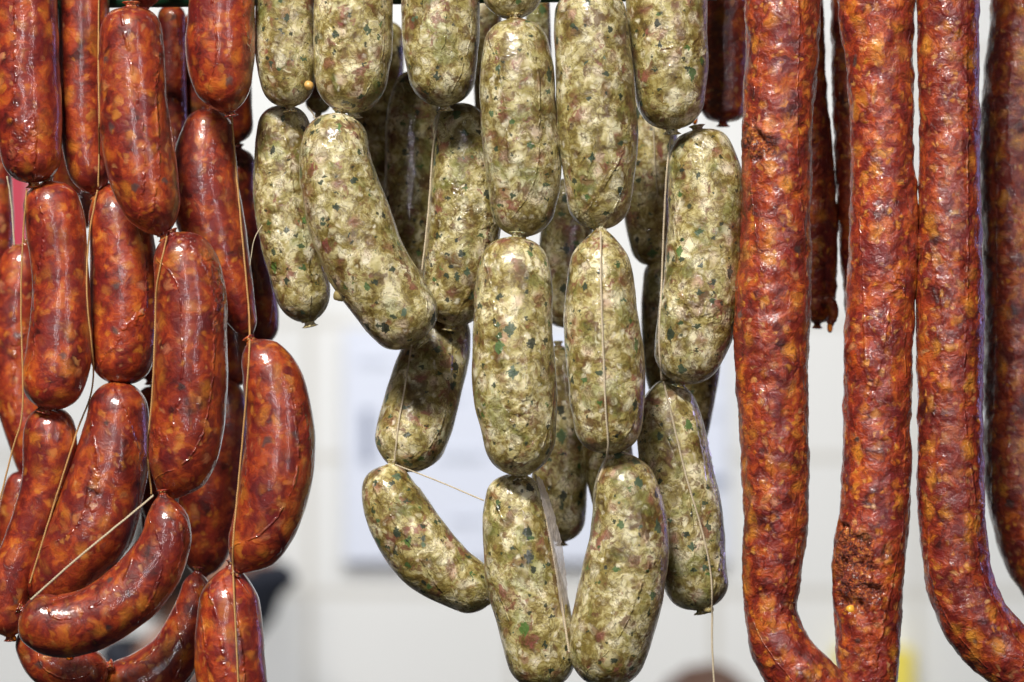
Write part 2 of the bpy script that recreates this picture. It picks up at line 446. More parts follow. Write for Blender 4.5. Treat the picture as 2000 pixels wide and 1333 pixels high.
# ------------------------------------------------------------------ background: wall, notice, people (all out of focus)
YW = 3.5
def bgat(px, py, y): return at(px, py, y)
def wall_mat():
    g = G('pale_tiled_wall'); tc = g.n.new('ShaderNodeTexCoord'); p = tc.outputs['Object']
    br = g.n.new('ShaderNodeTexBrick'); g.put(br.inputs['Vector'], g.vmath('MULTIPLY', g.vmath('ADD', p, (0.11, 0, 0.05)), (1, 1, 1)))
    mp = g.n.new('ShaderNodeMapping'); mp.inputs['Rotation'].default_value = (math.radians(90), 0, 0)
    g.put(mp.inputs['Vector'], p); g.put(br.inputs['Vector'], mp.outputs[0])
    br.inputs['Scale'].default_value = 1.0; br.offset = 0.0
    br.inputs['Brick Width'].default_value = 0.33; br.inputs['Row Height'].default_value = 0.22
    br.inputs['Mortar Size'].default_value = 0.008; br.inputs['Mortar Smooth'].default_value = 0.2
    br.inputs['Color1'].default_value = (0.76, 0.775, 0.775, 1); br.inputs['Color2'].default_value = (0.73, 0.75, 0.755, 1)
    br.inputs['Mortar'].default_value = (0.55, 0.54, 0.50, 1)
    c = g.mix(0.25, br.outputs['Color'], g.ramp(g.noise(p, 1.6, 3), [(0.3, (0.70, 0.71, 0.70)), (0.7, (0.80, 0.80, 0.80))]))
    g.set(Base_Color=c, Roughness=0.35, Normal=g.bump(br.outputs['Fac'], 0.002, -0.5))
    return g.m
def box(name, x0, x1, y0, y1, z0, z1, mat, parent=None, bevel=0.0):
    c = Vector(((x0 + x1) / 2, (y0 + y1) / 2, (z0 + z1) / 2))
    vs = [Vector((x, y, z)) - c for x in (x0, x1) for y in (y0, y1) for z in (z0, z1)]
    fs = [(0, 1, 3, 2), (4, 6, 7, 5), (0, 4, 5, 1), (2, 3, 7, 6), (0, 2, 6, 4), (1, 5, 7, 3)]
    o = mesh_obj(name, vs, fs, mat, None, c, smooth=False)
    if parent: o.parent = parent; o.location = c - parent.location
    if bevel:
        b = o.modifiers.new('b', 'BEVEL'); b.width = bevel; b.segments = 2
    return o
w_ = box('wall', -3.2, 3.2, YW, YW + 0.15, 0, 4.2, wall_mat()); w_['kind'] = 'structure'
w_['label'] = 'pale grey white tiled wall far behind the sausages'

def pxbox(name, x0, y0, x1, y1, yb, th, mat, parent=None):
    a = bgat(x0, y0, yb); b = bgat(x1, y1, yb)
    return box(name, a.x, b.x, yb, yb + th, b.z, a.z, mat, parent)
M_PAPER = plain('blueish_white_board', (0.70, 0.75, 0.88), 0.4, 0.03, 4)
M_INK = plain('faded_blue_ink', (0.30, 0.34, 0.46), 0.6, 0.2, 20)
M_INKL = plain('pale_grey_ink', (0.60, 0.65, 0.76), 0.6, 0.1, 20)
nb = bpy.data.objects.new('notice_board', None); COL.objects.link(nb); nb.location = bgat(1050, 1100, YW - 0.03)
tag(nb, 'blurred bluish white notice with faint print lines on the wall', 'notice')
pxbox('board_panel', 672, 640, 1422, 1098, YW - 0.03, 0.02, M_PAPER, nb)
for (x0, y0, x1, y1, m) in ((706, 800, 728, 905, M_INK), (700, 700, 760, 712, M_INKL), (790, 698, 900, 710, M_INKL), (860, 882, 945, 898, M_INKL),
                            (800, 770, 905, 780, M_INKL), (1372, 932, 1420, 950, M_INK), (1366, 800, 1410, 810, M_INKL), (880, 1010, 945, 1020, M_INKL)):
    pxbox('print_line', x0, y0, x1, y1, YW - 0.034, 0.003, m, nb)
M_RED = plain('crimson_panel', (0.55, 0.03, 0.07), 0.5, 0.05, 8)
tag(pxbox('wall_sign', -140, 300, 58, 520, YW - 0.04, 0.03, M_RED), 'blurred crimson panel on the wall at the left edge', 'panel')
M_YEL = plain('yellow_card', (0.85, 0.72, 0.12), 0.5, 0.05, 8)
tag(pxbox('price_card', 1632, 1268, 1784, 1420, YW - 0.04, 0.03, M_YEL), 'blurred bright yellow card low on the wall behind long sausage', 'card')

M_SKIN = plain('warm_skin', (0.50, 0.27, 0.19), 0.5, 0.1, 30, Subsurface_Weight=0.1, Subsurface_Scale=0.01)
M_COAT = plain('white_work_coat', (0.78, 0.80, 0.86), 0.8, 0.06, 10)
M_NAVY = plain('dark_navy_cloth', (0.012, 0.016, 0.03), 0.8, 0.2, 30)
M_HAIRD = plain('dark_hair', (0.02, 0.014, 0.012), 0.5, 0.4, 200)
M_HAIRB = plain('brown_hair', (0.10, 0.045, 0.025), 0.5, 0.4, 200)
M_TROU = plain('grey_trousers', (0.08, 0.085, 0.1), 0.8, 0.2, 20)
M_EYE = plain('eye', (0.05, 0.03, 0.02), 0.2, 0.1, 20)

def skin_obj(name, joints, edges, mat, parent, root=0, sub=2):
    me = bpy.data.meshes.new(name); me.from_pydata([j[:3] for j in joints], edges, []); me.update()
    o = bpy.data.objects.new(name, me); COL.objects.link(o); o.parent = parent
    o.modifiers.new('skin', 'SKIN'); me.skin_vertices or None
    bm_layer = me.skin_vertices[0].data
    for i, j in enumerate(joints):
        r = j[3] if not isinstance(j[3], tuple) else j[3]
        bm_layer[i].radius = r if isinstance(r, tuple) else (r, r); bm_layer[i].use_root = (i == root)
    s_ = o.modifiers.new('sub', 'SUBSURF'); s_.levels = sub; s_.render_levels = sub
    o.modifiers['skin'].use_smooth_shade = True
    me.materials.append(mat); return o

def person(label, foot, face_dir, scale, hair, top, mask, head_off=(0, 0)):
    root = bpy.data.objects.new('person', None); COL.objects.link(root); root.location = foot
    root.rotation_euler = (0, 0, face_dir); root.scale = (scale,) * 3
    tag(root, label, 'person')
    hx, hy = head_off    # local: +x is the way the face looks
    J = [(0, 0, 0.95, (0.16, 0.12)), (0, 0, 1.10, (0.145, 0.11)), (0, 0, 1.28, (0.165, 0.12)), (0.0, 0, 1.42, (0.13, 0.09)),
         (0.01 + hx * 0.4, hy * 0.4, 1.50, 0.056), (0.02 + hx, hy, 1.57, 0.058)]
    E = [(0, 1), (1, 2), (2, 3), (3, 4), (4, 5)]
    for sy in (-1, 1):
        b = len(J)
        J += [(0, sy * 0.17, 1.40, 0.062), (-0.01, sy * 0.21, 1.15, 0.046), (0.05, sy * 0.23, 0.92, 0.034), (0.08, sy * 0.23, 0.84, 0.036),
              (0, sy * 0.09, 0.86, 0.09), (0.01, sy * 0.10, 0.48, 0.058), (-0.01, sy * 0.10, 0.09, 0.042), (0.10, sy * 0.11, 0.035, 0.036)]
        E += [(3, b), (b, b + 1), (b + 1, b + 2), (b + 2, b + 3), (0, b + 4), (b + 4, b + 5), (b + 5, b + 6), (b + 6, b + 7)]
        for f in range(4):
            q = len(J); yy = sy * 0.23 + (f - 1.5) * 0.018
            J += [(0.085, yy, 0.80, 0.009), (0.10, yy, 0.755 + abs(f - 1.4) * 0.006, 0.0075)]
            E += [(b + 3, q), (q, q + 1)]
        q = len(J); J += [(0.11, sy * 0.20, 0.83, 0.010), (0.135, sy * 0.195, 0.80, 0.009)]; E += [(b + 3, q), (q, q + 1)]
    skin_obj('body', J, E, M_SKIN, root)
    # head as one shaped surface with brow, nose, chin and ears
    vs, fs = [], []; n, m = 40, 48; hc = Vector((0.03 + hx, hy, 1.66))
    def shape(a, b, grow=0.0):
        q = Vector((math.sin(a) * math.cos(b), math.sin(a) * math.sin(b), math.cos(a)))
        sx, sy_, sz = 0.098 + grow, 0.077 + grow, 0.122 + grow
        v = Vector((q.x * sx, q.y * sy_, q.z * sz))
        if q.z < 0: v.y *= 1 + 0.28 * q.z; v.x *= 1 + 0.10 * q.z; v.x += -0.012 * q.z * (1 if q.x > 0 else -1)
        face = max(0, math.cos(b)) ** 8
        v.x += face * (0.026 * math.exp(-((q.z + 0.22) / 0.13) ** 2 - (q.y / 0.16) ** 2) + 0.006 * math.exp(-((q.z + 0.62) / 0.1) ** 2) + 0.010 * math.exp(-((q.z + 0.9) / 0.15) ** 2))
        v.x -= face * 0.008 * math.exp(-((abs(q.y) - 0.32) / 0.14) ** 2 - ((q.z - 0.02) / 0.12) ** 2)
        ear = math.exp(-((abs(b if b < math.pi else b - 2 * math.pi) - 1.75) / 0.12) ** 2 - ((q.z + 0.08) / 0.22) ** 2)
        v.y += ear * 0.020 * (1 if q.y > 0 else -1)
        return v
    for i in range(n + 1):
        for j in range(m): vs.append(hc + shape(math.pi * i / n, 2 * math.pi * j / m))
    for i in range(n):
        for j in range(m):
            k = (j + 1) % m; fs.append((i * m + j, (i + 1) * m + j, (i + 1) * m + k, i * m + k))
    mesh_obj('head', vs, fs, M_SKIN, root)
    for sy in (-1, 1):
        e = []; ef = []
        for i in range(9):
            for j in range(12):
                a, b = math.pi * i / 8, 2 * math.pi * j / 12
                e.append(hc + Vector((0.083, sy * 0.030, 0.004)) + Vector((math.sin(a) * math.cos(b), math.sin(a) * math.sin(b), math.cos(a))) * 0.011)
        for i in range(8):
            for j in range(12):
                k = (j + 1) % 12; ef.append((i * 12 + j, (i + 1) * 12 + j, (i + 1) * 12 + k, i * 12 + k))
        mesh_obj('eye', e, ef, M_EYE, root)
    hv, hf, idx = [], [], {}
    def region(name, test, grow, mat, wob):
        hv, hf = [], []
        for layer in (grow, 0.001):
            for i in range(n + 1):
                for j in range(m):
                    v = shape(math.pi * i / n, 2 * math.pi * j / m, layer)
                    if wob and layer == grow: v *= 1 + wob * noise.noise(v * 40)
                    hv.append(hc + v)
        O = (n + 1) * m; keep = set()
        for i in range(n):
            for j in range(m):
                a = math.pi * (i + .5) / n; b = 2 * math.pi * (j + .5) / m
                if b > math.pi: b -= 2 * math.pi
                if test(math.cos(a), b): keep.add((i, j))
        for (i, j) in keep:
            k = (j + 1) % m; A, B, C_, D = i * m + j, (i + 1) * m + j, (i + 1) * m + k, i * m + k
            hf.append((A, B, C_, D)); hf.append((D + O, C_ + O, B + O, A + O))
            if (i, (j + 1) % m) not in keep: hf.append((D, C_, C_ + O, D + O))
            if (i, (j - 1) % m) not in keep: hf.append((A, A + O, B + O, B))
            if (i - 1, j) not in keep and i > 0: hf.append((A, D, D + O, A + O))
            if (i + 1, j) not in keep and i < n - 1: hf.append((B, B + O, C_ + O, C_))
        mesh_obj(name, hv, hf, mat, root)
    region('hair', lambda z, b: z > 0.45 + 0.15 * math.cos(b) or (abs(b) > 1.35 and z > -0.35) or (abs(b) > 2.1 and z > -0.65), 0.022, hair, 0.05)
    if mask: region('face_mask', lambda z, b: abs(b) < 1.5 and -0.99 < z < -0.05 - 0.2 * abs(b), 0.026, M_NAVY, 0.0)
    CJ = [(0, 0, 0.78, (0.20, 0.15)), (0, 0, 0.95, (0.185, 0.14)), (0, 0, 1.12, (0.17, 0.13)), (0, 0, 1.28, (0.19, 0.14)), (0.0, 0, 1.425, (0.13, 0.10))]
    CE = [(0, 1), (1, 2), (2, 3), (3, 4)]
    for sy in (-1, 1):
        b = len(CJ); CJ += [(0, sy * 0.175, 1.40, 0.078), (-0.01, sy * 0.215, 1.15, 0.062), (0.05, sy * 0.232, 0.95, 0.052)]
        CE += [(4, b), (b, b + 1), (b + 1, b + 2)]
    skin_obj('coat', CJ, CE, top, root)
    TJ = [(0, 0, 0.93, (0.155, 0.125))]; TE = []
    for sy in (-1, 1):
        b = len(TJ); TJ += [(0, sy * 0.09, 0.84, 0.105), (0.01, sy * 0.10, 0.48, 0.078), (-0.01, sy * 0.10, 0.12, 0.065)]
        TE += [(0, b), (b, b + 1), (b + 1, b + 2)]
    skin_obj('trousers', TJ, TE, M_TROU, root)
    # collar ring
    ring = [Vector((0.005 + hx * 0.3 + 0.078 * math.cos(a), hy * 0.3 + 0.072 * math.sin(a), 1.485 - 0.03 * math.cos(a))) for a in [2 * math.pi * i / 32 for i in range(33)]]
    vv, ff = tube(ring, 0.024, 10); mesh_obj('collar', vv, ff, M_NAVY if mask else top, root)
    return root
pa = bgat(370, 1080, 3.0)
person('person in a black face mask and white coat, out of focus', (pa.x - 0.055, 3.0, -0.12), math.radians(-22), 1.0, M_HAIRD, M_COAT, True, (0.06, 0.0))
pb = bgat(1388, 1306, 2.6)
person('person whose blurred brown hair just rises above the frame bottom', (pb.x, 2.6, pb.z - 1.80 * 0.86), math.radians(100), 0.86, M_HAIRB, M_TROU, False)

# ------------------------------------------------------------------ green rail the strings hang over
M_RAIL = plain('green_painted_metal', (0.015, 0.10, 0.045), 0.3, 0.15, 60, Coat_Weight=0.4)
vs, fs = tube([at(-300 + 34 * x, 6 - 0.42 * x, 0.036) for x in range(51)], 0.0042, 20)
tag(mesh_obj('hanging_rail', vs, fs, M_RAIL, None), 'dark green metal rail the sausages hang over', 'rail')

# ------------------------------------------------------------------ red links at the left
GR = 'red link sausages hanging at the left'
def red(label, pts, d, **k): return sausage('red_sausage', label, GR, pts, d, M_LINK, **k)  # top links are lengthened unseen above the frame to shade the back tier
red('thick red sausage cut by the left edge, at the top', [(46, -330, 64), (47, 60, 66), (54, 210, 64), (66, 357, 54)], -0.006)
red('narrow shiny red sausage squeezed between two fat ones at the top left', [(166, -330, 48), (164, 100, 50), (164, 250, 48), (186, 380, 40)], 0.014, cap=(1, 2.3, 1.4, 1.8))
red('plump matt red sausage with a bluish grey spot near its lower end', [(256, 14, 58), (257, 120, 64), (263, 240, 69), (281, 350, 66), (320, 460, 46)], -0.022, cap=(.9, 2.4, 1.3, 1.7))
red('stub of red sausage whose tip peeks in under the green rail', [(284, -330, 40), (284, -60, 44), (282, 18, 34)], -0.012, cap=(1, 2, 1.3, 1.6))
red('red sausage with a crooked waist, second down the leftmost string', [(92, 356, 50), (107, 440, 58), (119, 560, 54), (112, 700, 64), (88, 798, 52)], 0.0, cap=(.9, 2.3, .9, 2.2))
red('smooth plum red sausage between the crooked one and the upright bright one', [(205, 362, 46), (236, 450, 60), (243, 560, 67), (243, 660, 66), (226, 750, 54)], 0.016, cap=(1.3, 1.9, .9, 2.3))
red('long upright bright red sausage with wet drips of fat on its right side', [(336, 458, 48), (368, 540, 66), (372, 650, 71), (369, 780, 73), (356, 890, 66), (320, 978, 38)], -0.022, cap=(.9, 2.2, 1.6, 1.6))
red('bent red sausage lying across the others at lower left, twine tied to its end',
    [(318, 966, 34), (324, 1050, 48), (276, 1140, 60), (190, 1205, 62), (110, 1222, 60), (44, 1192, 46)], -0.032, cap=(1.5, 1.6, .8, 2.3),
    parts=[drop(136, 1276, -0.032, 20, 14, M_DROP)])
red('leaning red sausage with a bright wet streak, behind the bent one', [(230, 746, 50), (229, 830, 62), (210, 930, 76), (176, 1034, 82), (118, 1120, 66), (62, 1172, 46)], 0.012, cap=(1.0, 2.2, 1.1, 2.0))
red('slim red sausage curling away down the left edge with a drop at its tip', [(82, 796, 42), (98, 860, 52), (84, 960, 44), (48, 1060, 40), (16, 1150, 42), (18, 1243, 36)], 0.010,
    cap=(1, 2.2, 1.0, 2.0), parts=[drop(27, 1240, 0.010, 14, 14, M_DROP)])
red('shaded plum coloured sausage behind the crooked one at the left edge', [(52, 478, 40), (34, 590, 50), (36, 740, 52), (70, 880, 46), (96, 960, 36)], 0.055, seg=48)
red('dark sliver of sausage cut by the left edge above the plum one', [(-14, 200, 30), (-10, 330, 32), (-8, 470, 34), (-30, 560, 30)], 0.075, seg=40)
red('small dark sausage end low at the left edge behind the curling one', [(48, 922, 28), (30, 1000, 32), (26, 1090, 26)], 0.05, seg=40)
red('dark red sausage at the top with a pale blotchy shine beside the green strings', [(437, -330, 60), (434, 0, 64), (430, 120, 65), (449, 219, 44)], -0.012, cap=(1, 2, 1.2, 1.9))
red('wine red sausage pinched below the blotchy one, tapering to a knot', [(412, 214, 40), (402, 300, 58), (404, 400, 66), (432, 510, 56), (464, 600, 36), (489, 658, 16)], 0.020, cap=(.8, 2.3, 1.5, 1.6))
red('curved glossy red sausage bulging to the right, nearest the pale wall', [(488, 668, 30), (528, 730, 56), (547, 820, 64), (542, 920, 70), (514, 1030, 62), (464, 1116, 40)], -0.014, cap=(1.2, 2.0, 1.4, 1.7))
red('upright red sausage with twine down its middle, cut by the frame bottom', [(454, 1106, 44), (448, 1180, 60), (449, 1280, 67), (462, 1440, 66)], -0.008, cap=(1.5, 1.7, 1, 2))
red('red sausage at the bottom curling left from a gathered neck', [(386, 1118, 22), (374, 1200, 38), (338, 1285, 52), (272, 1332, 54), (190, 1338, 44)], 0.030, cap=(1.2, 1.8, 1.2, 2), seg=56)
red('red sausage end tucked below the bent one at the bottom left', [(210, 1300, 36), (160, 1310, 48), (98, 1288, 50), (54, 1218, 40)], 0.018, cap=(.9, 2.2, 1, 2), seg=56)
red('dark wine sausage hanging behind, between the upright bright and the curved one', [(436, 738, 42), (428, 850, 57), (411, 980, 60), (394, 1126, 42)], 0.045, seg=48, cap=(1, 2, 1.3, 1.8))
red('dark end of sausage showing just left of the knot above the curved one', [(440, 560, 38), (452, 650, 40), (456, 756, 32)], 0.055, seg=40)
red('long dark purple sausage shaded behind the wine red one, touching the green row', [(466, 290, 34), (455, 400, 46), (478, 520, 48), (498, 600, 44), (508, 675, 34)], 0.062, seg=48)
red('dark rounded sausage end behind the blotchy one at the top', [(436, -60, 44), (442, 130, 48), (463, 279, 32)], 0.042, seg=48)
red('very dark sausage with a violet rim in the gap right of the plump one', [(336, 10, 26), (334, 150, 30), (338, 330, 30)], 0.060, seg=40)
red('very dark narrow sausage in the gap left of the blotchy one', [(392, 20, 30), (386, 140, 34), (384, 300, 32)], 0.075, seg=40)
red('brown shaded sausage in the gap below the narrow shiny one', [(150, 230, 40), (146, 330, 46), (152, 450, 40)], 0.055, seg=40)
red('dark nub of sausage in the gap right of the smooth plum one', [(282, 560, 30), (290, 660, 34), (292, 742, 26)], 0.050, seg=40)
red('dark sausage glimpsed between the leaning one and the upright bright one', [(300, 756, 22), (282, 830, 26), (290, 930, 28), (330, 1060, 30)], 0.052, seg=40)

red('dark sausage filling the gap behind the leaning red one and the bent one', [(300, 960, 30), (318, 1050, 38), (322, 1150, 30)], 0.060, seg=40)

# ------------------------------------------------------------------ green flecked links in the middle
GG = 'green flecked link sausages hanging in the middle'
def herb(label, pts, d, **k): return sausage('herb_sausage', label, GG, pts, d, M_HERB, **k)  # top row is stretched on, out of view, to block light behind it
herb('pale herb sausage at the top left of its row, with a mustard seed on it', [(556, -330, 56), (556, 50, 57), (560, 130, 57), (566, 209, 46)], -0.002,
     parts=[blob(603, 167, -0.0135, 9, M_SEED, 'mustard_seed')])
herb('slimmer olive herb sausage hanging open ended below the one with the seed', [(556, 206, 46), (553, 300, 56), (557, 400, 60), (577, 500, 60), (604, 629, 50)], 0.016, cap=(.9, 2.3, 1.2, 2.0),
     parts=[drop(600, 616, 0.016, 22, 16, M_DROPC)])
herb('broad pale herb sausage, second in the top row', [(688, -330, 74), (690, 40, 76), (687, 130, 73), (690, 221, 56)], -0.010)
herb('big curved herb sausage slanting down rightwards, white fat bead at its side', [(664, 223, 54), (655, 310, 70), (676, 410, 80), (715, 510, 80), (765, 590, 76), (822, 664, 60)], -0.012, cap=(.9, 2.3, .8, 2.4),
     parts=[blob(664, 577, -0.014, 13, M_DROPC, 'fat_bead'), drop(719, 637, -0.012, 14, 12, M_DROP)])
herb('dull herb sausage with twine down it, hanging below the big curved one', [(866, 600, 56, .052), (850, 690, 66, .045), (822, 790, 73, .036), (802, 860, 70, .03), (786, 918, 54, .026)], 0.03)
herb('bent herb sausage swinging away at lower left of its row', [(766, 908, 44), (764, 970, 58), (808, 1052, 66), (868, 1115, 62), (962, 1172, 44)], 0.020, cap=(1.1, 2.0, 1.0, 2.0))
herb('herb sausage with a wine coloured patch, third in the top row', [(860, -330, 72), (860, 30, 75), (861, 110, 71), (869, 207, 54)], -0.006)
herb('herb sausage with a thin purple scratch, half hidden behind the middle string', [(880, 205, 46), (908, 290, 60), (910, 400, 70), (900, 500, 70), (880, 636, 56)], 0.026, cap=(1.0, 2.2, 1, 2.2))
herb('upper herb sausage of the middle string, below a cut off stub', [(1006, 37, 54), (1010, 130, 70), (1015, 250, 74), (1022, 360, 70), (1018, 463, 50)], -0.022, cap=(.9, 2.3, 1.0, 2.2))
herb('stub of herb sausage at the top edge, at the head of the middle string', [(1000, -330, 60), (1000, -60, 62), (1002, 38, 46)], -0.016, cap=(1, 2.3, .9, 2.1))
herb('long herb sausage with a dark glossy dent, right of the middle string', [(1150, -24, 60), (1155, 60, 72), (1162, 180, 77), (1170, 300, 75), (1168, 449, 52)], -0.024, cap=(.8, 2.4, 1.0, 2.2))
herb('smooth pale herb sausage at the right end of the top row', [(1300, -330, 76), (1303, 40, 78), (1308, 130, 74), (1312, 253, 58)], -0.008)
herb('thick herb sausage in the middle of the middle string', [(1010, 464, 56), (1003, 550, 73), (1002, 660, 79), (1007, 780, 79), (1020, 929, 58)], -0.030, cap=(.9, 2.4, 1.1, 2.1))
herb('herb sausage tapering to its top with twine running down its front', [(1174, 446, 36), (1172, 530, 62), (1176, 640, 73), (1186, 770, 74), (1188, 886, 56)], -0.030, cap=(1.6, 1.65, .9, 2.3))
herb('large herb sausage leaning against the first long red sausage', [(1362, 254, 54), (1376, 340, 70), (1379, 450, 73), (1371, 560, 76), (1352, 660, 72), (1328, 748, 50)], 0.004, cap=(.8, 2.5, .9, 2.2))
herb('grey green herb sausage with torn casing on its right and string hanging below', [(1302, 741, 40), (1310, 830, 64), (1322, 930, 72), (1345, 1050, 70), (1370, 1190, 56)], 0.018, cap=(1.2, 2.0, .9, 2.3),
     parts=[film([(1350, 770), (1374, 860), (1390, 950), (1398, 1020), (1414, 1090)], 0.010, 34), drop(1384, 1180, 0.012, 26, 18, M_DROPC)])
herb('lowest herb sausage of the middle string, with a loose shiny casing edge', [(1010, 926, 46), (1006, 1000, 62), (1016, 1100, 71), (1040, 1200, 73), (1072, 1345, 60)], -0.012, cap=(.9, 2.3, 1.0, 2.2),
     parts=[film([(1052, 930), (1072, 1000), (1090, 1080), (1100, 1160), (1113, 1270)], -0.022, 34)])
herb('lowest herb sausage of the string right of the middle, bulging and pale', [(1198, 882, 44), (1222, 960, 64), (1228, 1050, 75), (1214, 1150, 82), (1192, 1250, 78), (1172, 1342, 60)], -0.022, cap=(1.4, 1.8, 1.0, 2.3))
herb('shaded brown herb sausage end behind the two lowest upright ones', [(1090, 676, 34), (1092, 760, 48), (1096, 860, 52), (1092, 960, 54), (1096, 1058, 42)], 0.044, seg=48)
herb('narrow sliver of herb sausage between the shaded brown one and the bulging pale one', [(1180, 800, 40), (1188, 900, 48), (1206, 1010, 40)], 0.038, seg=48)
herb('shaded herb sausage behind the gap between the two middle strings', [(1112, 350, 44), (1106, 450, 50), (1100, 540, 48), (1112, 640, 38)], 0.044, seg=48)
herb('dark herb sausage with a thin wet line, behind the big curved one', [(812, 138, 34), (808, 220, 52), (808, 330, 56), (806, 440, 54), (822, 570, 44)], 0.050, seg=56)
herb('darkest herb sausage, far back between the second and third of the top row', [(750, 40, 40), (742, 180, 46), (736, 300, 48), (744, 420, 42)], 0.080, seg=48)
herb('dark round herb sausage end hanging left of the leaning large one', [(1276, 180, 44), (1270, 300, 50), (1262, 400, 46), (1278, 518, 38)], 0.050, seg=56)
herb('dark lower herb sausage behind twine left of the leaning large one', [(1296, 506, 34), (1292, 600, 40), (1296, 700, 40), (1310, 790, 36)], 0.050, seg=48)
herb('grey violet edge of herb sausage behind the knot of the torn one', [(1376, 620, 36), (1366, 720, 38), (1354, 800, 38), (1340, 880, 34)], 0.050, seg=48)
herb('very dark herb sausage in the slit left of the middle string', [(952, -40, 28), (952, 120, 28), (958, 260, 28)], 0.060, seg=40)
herb('very dark herb sausage in the slit right of the stub', [(1048, -40, 22), (1052, 60, 24), (1056, 160, 22)], 0.060, seg=40)
herb('small shaded herb sausage end between the first two of the top row', [(628, 60, 24), (622, 140, 26), (622, 222, 24)], 0.050, seg=40)

# ------------------------------------------------------------------ long red sausages at the right
GL = 'long coarse red sausages hanging at the right'
def longs(label, pts, d, **k): return sausage('long_sausage', label, GL, pts, d, M_LONG, **k)  # extra unseen length above the frame, added to keep light off the back
def legs(rows): return [(((a + b) / 2), y, (b - a) / 2) for y, a, b in rows]
longs('long coarse red sausage beside the herb sausages, torn at its upper left',
      [(1528, -330, 73)] + legs([(0, 1456, 1600), (120, 1457, 1596), (240, 1450, 1586), (400, 1450, 1583), (600, 1437, 1582), (720, 1437, 1575), (850, 1446, 1579), (1000, 1453, 1577), (1100, 1450, 1568), (1190, 1455, 1558)])
      + [(1524, 1262, 58), (1572, 1330, 62), (1650, 1400, 62)], -0.008, rough=1.0, raws=[(1476, 275, 42)],
      parts=[], seg=110)
longs('long straight red sausage with burst crumbly casing low on its left side',
      [(1706, -330, 76)] + legs([(0, 1637, 1785), (100, 1650, 1783), (200, 1660, 1783), (350, 1663, 1787), (450, 1660, 1793), (600, 1653, 1787), (750, 1648, 1780), (900, 1648, 1778), (1000, 1640, 1777), (1100, 1627, 1765), (1200, 1630, 1760), (1333, 1637, 1753)])
      + [(1694, 1460, 58)], 0.0, rough=1.0, raws=[(1668, 1080, 56), (1676, 1150, 54), (1650, 1045, 34)],
      parts=[blob(1661, 1191, -0.0108, 9, M_KERN, 'fat_kernel')], seg=110)
longs('long glossy red sausage bending to the right at the bottom',
      [(1852, -330, 60)] + legs([(0, 1793, 1912), (200, 1797, 1912), (400, 1795, 1915), (600, 1790, 1920), (800, 1793, 1918), (950, 1793, 1922), (1050, 1798, 1925)])
      + [(1875, 1140, 64), (1908, 1215, 66), (1970, 1280, 64), (2070, 1345, 64)], -0.004, rough=0.9, seg=110)
longs('shaded long sausage cut by the right edge, curving away at its foot',
      [(2004, -330, 66), (2002, 0, 66), (1988, 150, 66), (1982, 300, 67), (1984, 450, 67), (1990, 600, 67), (1990, 800, 68), (1996, 950, 70), (2030, 1080, 70), (2110, 1190, 70)], 0.050, rough=0.9, seg=72)
longs('very dark short sausage end behind, left of the torn long one', [(1415, -330, 46), (1414, 80, 48), (1412, 239, 44)], 0.050, rough=1.0, seg=56, cap=(1, 2, .7, 2.5),
      parts=[tail([(1392, 196), (1370, 206), (1358, 222)], 0.080, 15, 7, M_LONG), drop(1357, 216, 0.080, 15, 30, M_DROP)])
longs('dark thin sausage behind the torn long one, ending in a curled dripping tail', [(1574, -330, 34), (1574, 100, 36), (1586, 300, 40), (1596, 450, 40), (1598, 560, 36), (1596, 632, 26)], 0.050, rough=1.0, seg=56,
      parts=[tail([(1600, 590), (1616, 586), (1627, 600), (1628, 618), (1621, 634)], 0.078, 13, 8, M_LONG), drop(1621, 624, 0.078, 15, 28, M_DROP)])
longs('dark thin sausage behind the left side of the straight long one', [(1662, -330, 36), (1662, 100, 38), (1668, 300, 38), (1676, 450, 38), (1688, 632, 34)], 0.052, rough=1.0, seg=56)

